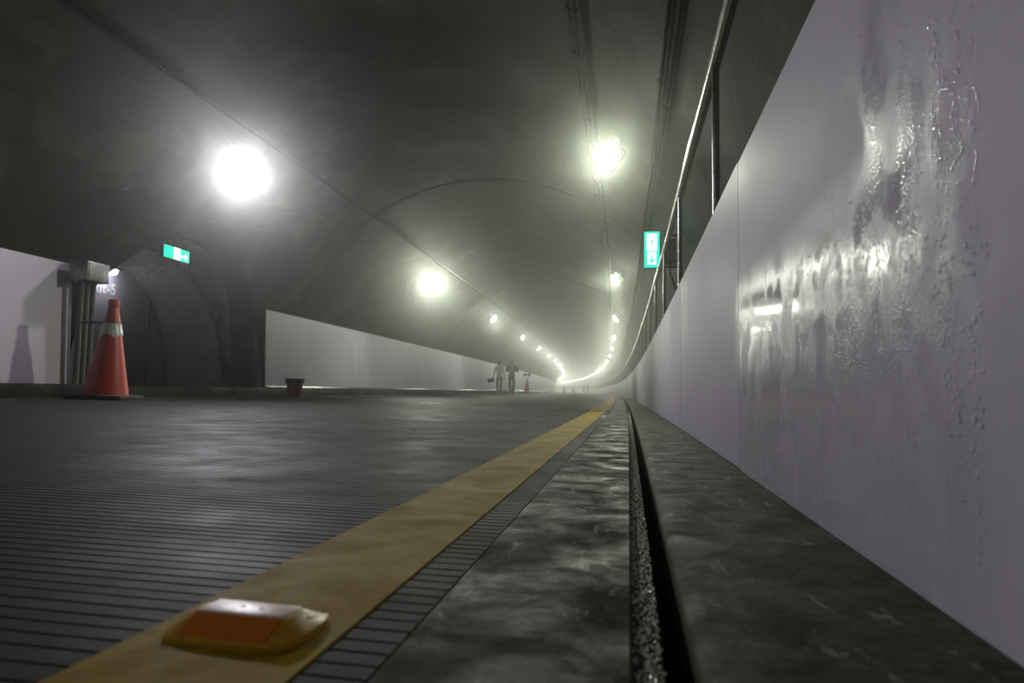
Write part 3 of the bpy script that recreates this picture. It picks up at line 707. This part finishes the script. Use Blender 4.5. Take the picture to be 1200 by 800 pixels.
# ---------------------------------------------------------------- people
def skinned(name, V, E_, R_, m, parent, sub=2):
    me = bpy.data.meshes.new('m'); me.from_pydata(V, E_, []); o = bpy.data.objects.new(name, me); COL.objects.link(o)
    sk = o.modifiers.new('skin', 'SKIN'); sk.use_smooth_shade = True
    for i, d in enumerate(me.skin_vertices[0].data):
        r = R_[i]; d.radius = (r, r) if isinstance(r, float) else r; d.use_root = (i == 0)
    ss = o.modifiers.new('sub', 'SUBSURF'); ss.levels = sub; ss.render_levels = sub
    nm = baked(o); bpy.data.objects.remove(o)
    nm.materials.clear(); return obj(name, nm, m, parent, smooth=80)
def person(X, s, z, rz, h, label, pose, mats, group, fine=True):
    e = empty('person', X, s, z, rz); tag(e, label, 'person', group)
    k = h / 1.72
    P_ = lambda p: (p[0] * k, p[1] * k, p[2] * k)
    J = pose
    def build(name, chains, m, sub=2):
        V, E_, R_, idx = [], [], [], {}
        for ch in chains:
            prev = None
            for (key, p, r) in ch:
                if key not in idx:
                    idx[key] = len(V); V.append(P_(p)); R_.append(tuple(x * k for x in r) if isinstance(r, tuple) else r * k)
                if prev is not None: E_.append((prev, idx[key]))
                prev = idx[key]
        return skinned(name, V, E_, R_, m, e, sub)
    pel = ('pel', (0, 0, 0.95), (0.13, 0.10))
    body = [[pel, ('sp', (0, 0, 1.12), (0.115, 0.085)), ('ch', (0, 0.005, 1.31), (0.135, 0.095)), ('nb', (0, 0.005, 1.44), (0.07, 0.06)), ('nk', (0, -0.005, 1.495), (0.058, 0.056)), ('jw', (0, -0.022, 1.545), (0.066, 0.076)), ('hd', (0, -0.012, 1.63), (0.086, 0.10)), ('tp', (0, -0.002, 1.705), (0.055, 0.065))]]
    if fine:
        body.append([('hd', (0, -0.012, 1.63), 0), ('no0', (0, -0.092, 1.605), 0.014), ('no', (0, -0.112, 1.592), 0.010)])
        for sx in (-1, 1): body.append([('hd', 0, 0), ('ear%d' % sx, (sx * 0.082, 0.0, 1.615), 0.016)])
    for sd, sx in (('l', -1), ('r', 1)):
        hip, kn, an, toe = J['leg' + sd]
        body.append([pel, ('h' + sd, hip, 0.082), ('k' + sd, kn, 0.055), ('a' + sd, an, 0.036), ('f' + sd, toe, (0.036, 0.022))])
        sh, el, wr_ = J['arm' + sd]
        body.append([('ch', 0, 0), ('s' + sd, sh, 0.058), ('e' + sd, el, 0.040), ('w' + sd, wr_, 0.026)])
        if fine:
            d = (Vector(wr_) - Vector(el)).normalized(); side = d.cross(Vector((0, 1, 0.05))).normalized(); pn = side.cross(d).normalized()
            pc = Vector(wr_) + d * 0.055
            body.append([('w' + sd, 0, 0), ('p' + sd, tuple(pc), (0.030, 0.017))])
            for q, (off, ln) in enumerate(((-0.028, 0.072), (-0.009, 0.082), (0.010, 0.078), (0.028, 0.060))):
                a = pc + side * off + d * 0.035; b = a + d * ln * 0.5 - pn * 0.012; c = b + d * ln * 0.35 - pn * 0.028
                body.append([('p' + sd, 0, 0), ('fa%s%d' % (sd, q), tuple(a), 0.010), ('fb%s%d' % (sd, q), tuple(b), 0.009), ('fc%s%d' % (sd, q), tuple(c), 0.008)])
            t0 = pc + side * 0.04 - pn * .01 - d * .01; t1 = t0 + side * 0.022 + d * 0.03 - pn * .012
            body.append([('p' + sd, 0, 0), ('ta' + sd, tuple(t0), 0.012), ('tb' + sd, tuple(t1), 0.009)])
    build('body', body, mats['skin'], 1 if fine else 1)
    # clothes grown slightly larger over the same joints
    top = [[('hem', (0, 0, 0.815), (0.172, 0.142)), ('pel', (0, 0, 0.93), (0.168, 0.138)), ('sp', (0, 0, 1.11), (0.150, 0.122)), ('ch', (0, 0.005, 1.31), (0.165, 0.122)), ('nb', (0, 0.008, 1.455), (0.080, 0.075))]]
    for sd in 'lr':
        sh, el, wr_ = [Vector(p) for p in J['arm' + sd]]
        ch = [('ch', 0, 0), ('s' + sd, tuple(sh), 0.078)]
        if J['sleeve'] == 'short': ch.append(('e' + sd, tuple(sh.lerp(el, 0.72)), 0.068))
        else: ch += [('e' + sd, tuple(el), 0.064), ('w' + sd, tuple(wr_), 0.046)]
        top.append(ch)
    build(J['topname'], top, mats['top'])
    tr = [[('pel', (0, 0, 0.97), (0.142, 0.115)), ('cr', (0, 0, 0.90), (0.13, 0.115))]]
    for sd in 'lr':
        hip, kn, an, toe = [Vector(p) for p in J['leg' + sd]]
        tr.append([('cr', 0, 0), ('h' + sd, tuple(hip - Vector((0, 0, .05))), 0.098), ('k' + sd, tuple(kn), 0.076), ('a' + sd, tuple(an + Vector((0, 0, -0.02))), 0.066)])
    build('trousers', tr, mats['legs'])
    for sd in 'lr':
        hip, kn, an, toe = [Vector(p) for p in J['leg' + sd]]
        hl = an + Vector((0, 0.05, -0.035)); mid = an.lerp(toe, .5) + Vector((0, 0, -.012)); te = toe + Vector((0, -0.06, -0.006))
        o = build('shoe', [[('a', tuple(hl), (0.045, 0.042)), ('b', tuple(mid), (0.046, 0.04)), ('c', tuple(toe), (0.048, 0.03)), ('d', tuple(te), (0.036, 0.022))]], mats['shoe'], 2)
    # hair cap
    bm = bmesh.new(); bmesh.ops.create_uvsphere(bm, u_segments=20, v_segments=12, radius=1)
    bmesh.ops.delete(bm, geom=[v for v in bm.verts if v.co.z < 0.05 + (0.45 if v.co.y < -0.25 else -0.35)], context='VERTS')
    bmesh.ops.transform(bm, matrix=Matrix.Translation((0, 0.002 * k, 1.645 * k)) @ Matrix.Diagonal((0.092 * k, 0.106 * k, 0.098 * k, 1)), verts=bm.verts)
    bmesh.ops.solidify(bm, geom=bm.faces[:], thickness=0.008)
    obj('hair', bmmesh(bm), mats['hair'], e, smooth=60)
    if fine:
        for sx in (-1, 1):
            bm = bmesh.new(); bmesh.ops.create_uvsphere(bm, u_segments=10, v_segments=8, radius=0.011 * k)
            o = obj('eye', bmmesh(bm), mats['eye'], e, smooth=60); o.location = P_((sx * 0.032, -0.092, 1.625))
        bm = bmesh.new(); bx(bm, P_((0, -0.090, 1.562)), (0.045 * k, 0.012 * k, 0.010 * k), None, 0.004 * k); obj('mouth', bmmesh(bm), mats['lip'], e, smooth=60)
    return e
SKIN = m_worn('skin', (0.22, 0.12, 0.08), 0.55, 0.15, 20, (0.15, 0.08, 0.05))
HAIR = m_worn('dark_hair', (0.02, 0.017, 0.015), 0.6, 0.3, 40)
EYE = mat('eye_dark', (0.02, 0.015, 0.01), 0.2); LIP = mat('lips', (0.18, 0.07, 0.06), 0.5)
def cloth(n, c): return m_worn(n, c, 0.85, 0.25, 9, tuple(x * 0.6 for x in c))
base = dict(skin=SKIN, hair=HAIR, eye=EYE, lip=LIP)
walkA = dict(legl=((-0.095, 0, 0.88), (-0.105, -0.10, 0.50), (-0.09, -0.02, 0.085), (-0.095, -0.15, 0.045)), legr=((0.095, 0, 0.88), (0.085, -0.02, 0.49), (0.06, 0.10, 0.11), (0.06, -0.01, 0.045)),
             arml=((-0.185, 0.01, 1.39), (-0.255, 0.03, 1.13), (-0.30, -0.06, 0.91)), armr=((0.185, 0.01, 1.39), (0.235, 0.06, 1.12), (0.245, 0.0, 0.88)), sleeve='short', topname='shirt')
walkB = dict(legl=((-0.095, 0, 0.88), (-0.09, -0.03, 0.49), (-0.065, 0.08, 0.10), (-0.065, -0.03, 0.045)), legr=((0.095, 0, 0.88), (0.095, -0.10, 0.50), (0.07, -0.05, 0.085), (0.075, -0.18, 0.045)),
             arml=((-0.20, 0.01, 1.39), (-0.30, 0.03, 1.15), (-0.13, -0.20, 1.20)), armr=((0.20, 0.01, 1.39), (0.31, 0.03, 1.14), (0.10, -0.22, 1.24)), sleeve='long', topname='jacket')
pA = person(-6.0, 34.0, ROADZ(-6.0), 0.12, 1.66, 'person in white T-shirt and pale jeans walking with a dark bag', walkA,
       dict(base, top=cloth('white_cotton', (0.78, 0.77, 0.82)), legs=cloth('pale_denim', (0.33, 0.37, 0.45)), shoe=mat('white_shoe', (0.7, 0.7, 0.68), 0.5)), 'two people walking along the left side')
pB = person(-5.45, 34.6, ROADZ(-5.45), 0.10, 1.74, 'person in dark zipped jacket and brown trousers, hands at the chest', walkB,
       dict(base, top=cloth('dark_jacket', (0.028, 0.034, 0.042)), legs=cloth('brown_trousers', (0.06, 0.042, 0.038)), shoe=mat('dark_shoe', (0.03, 0.022, 0.02), 0.5)), 'two people walking along the left side')
obj('collar', tube([(-0.05, -0.10, 1.47), (-0.012, -0.135, 1.36), (0.0, -0.135, 1.33), (0.012, -0.135, 1.36), (0.05, -0.10, 1.47)], 0.014, 8), mat('pale_collar', (0.5, 0.46, 0.44), 0.8), pB, smooth=60)
# dark bag in the left-hand walker's hand
hb = pA.matrix_basis @ Vector((-0.32 * .965, -0.10 * .965, 0.80 * .965))
bg = bpy.data.objects.new('hand_bag', None); COL.objects.link(bg); bg.location = hb + Vector((-0.10, 0, -0.15)); bg.rotation_euler = (0, math.radians(-8), 0.15)
tag(bg, 'dark bag carried by the person in the white T-shirt', 'bag')
bm = bmesh.new(); bx(bm, (0, 0, 0.06), (0.34, 0.16, 0.20), None, 0.045, 3); obj('pouch', bmmesh(bm), cloth('bag_black', (0.02, 0.022, 0.022)), bg, smooth=60)
bm = bmesh.new(); bx(bm, (-0.16, -0.03, 0.11), (0.16, 0.05, 0.035), None, 0.012, 2); obj('flap', bmmesh(bm), cloth('bag_grey', (0.06, 0.06, 0.06)), bg, smooth=60)
obj('handle', tube([(0.02, 0, 0.15), (0.05, 0, 0.20), (0.11, 0, 0.205), (0.14, 0, 0.15)], 0.012, 8), BLACK, bg, smooth=60)
for X, lab, ps3 in ((-1.7, 'faint distant person far down the road, left of a pair', walkA), (-0.95, 'faint distant person far down the road, right of a pair', walkB)):
    person(X, 128.0, ROADZ(X), 0.0, 1.70, lab, ps3, dict(base, top=cloth('far_top', (0.06, 0.06, 0.065)), legs=cloth('far_legs', (0.03, 0.03, 0.033)), shoe=BLACK), 'distant pair of people', fine=False)
# small dark litter lump on the road by the walkers' feet
lm = empty('road_debris', -5.75, 34.2, ROADZ(-5.75)); tag(lm, 'small dark lump on the road between the two walkers', 'debris')
bm = bmesh.new(); bmesh.ops.create_icosphere(bm, subdivisions=2, radius=0.1)
for v in bm.verts: v.co *= random.uniform(.8, 1.15); v.co.z = max(-0.06, v.co.z * 0.75)
bmesh.ops.translate(bm, vec=(0, 0, 0.06), verts=bm.verts); obj('lump', bmmesh(bm), BLACK, lm, smooth=60)
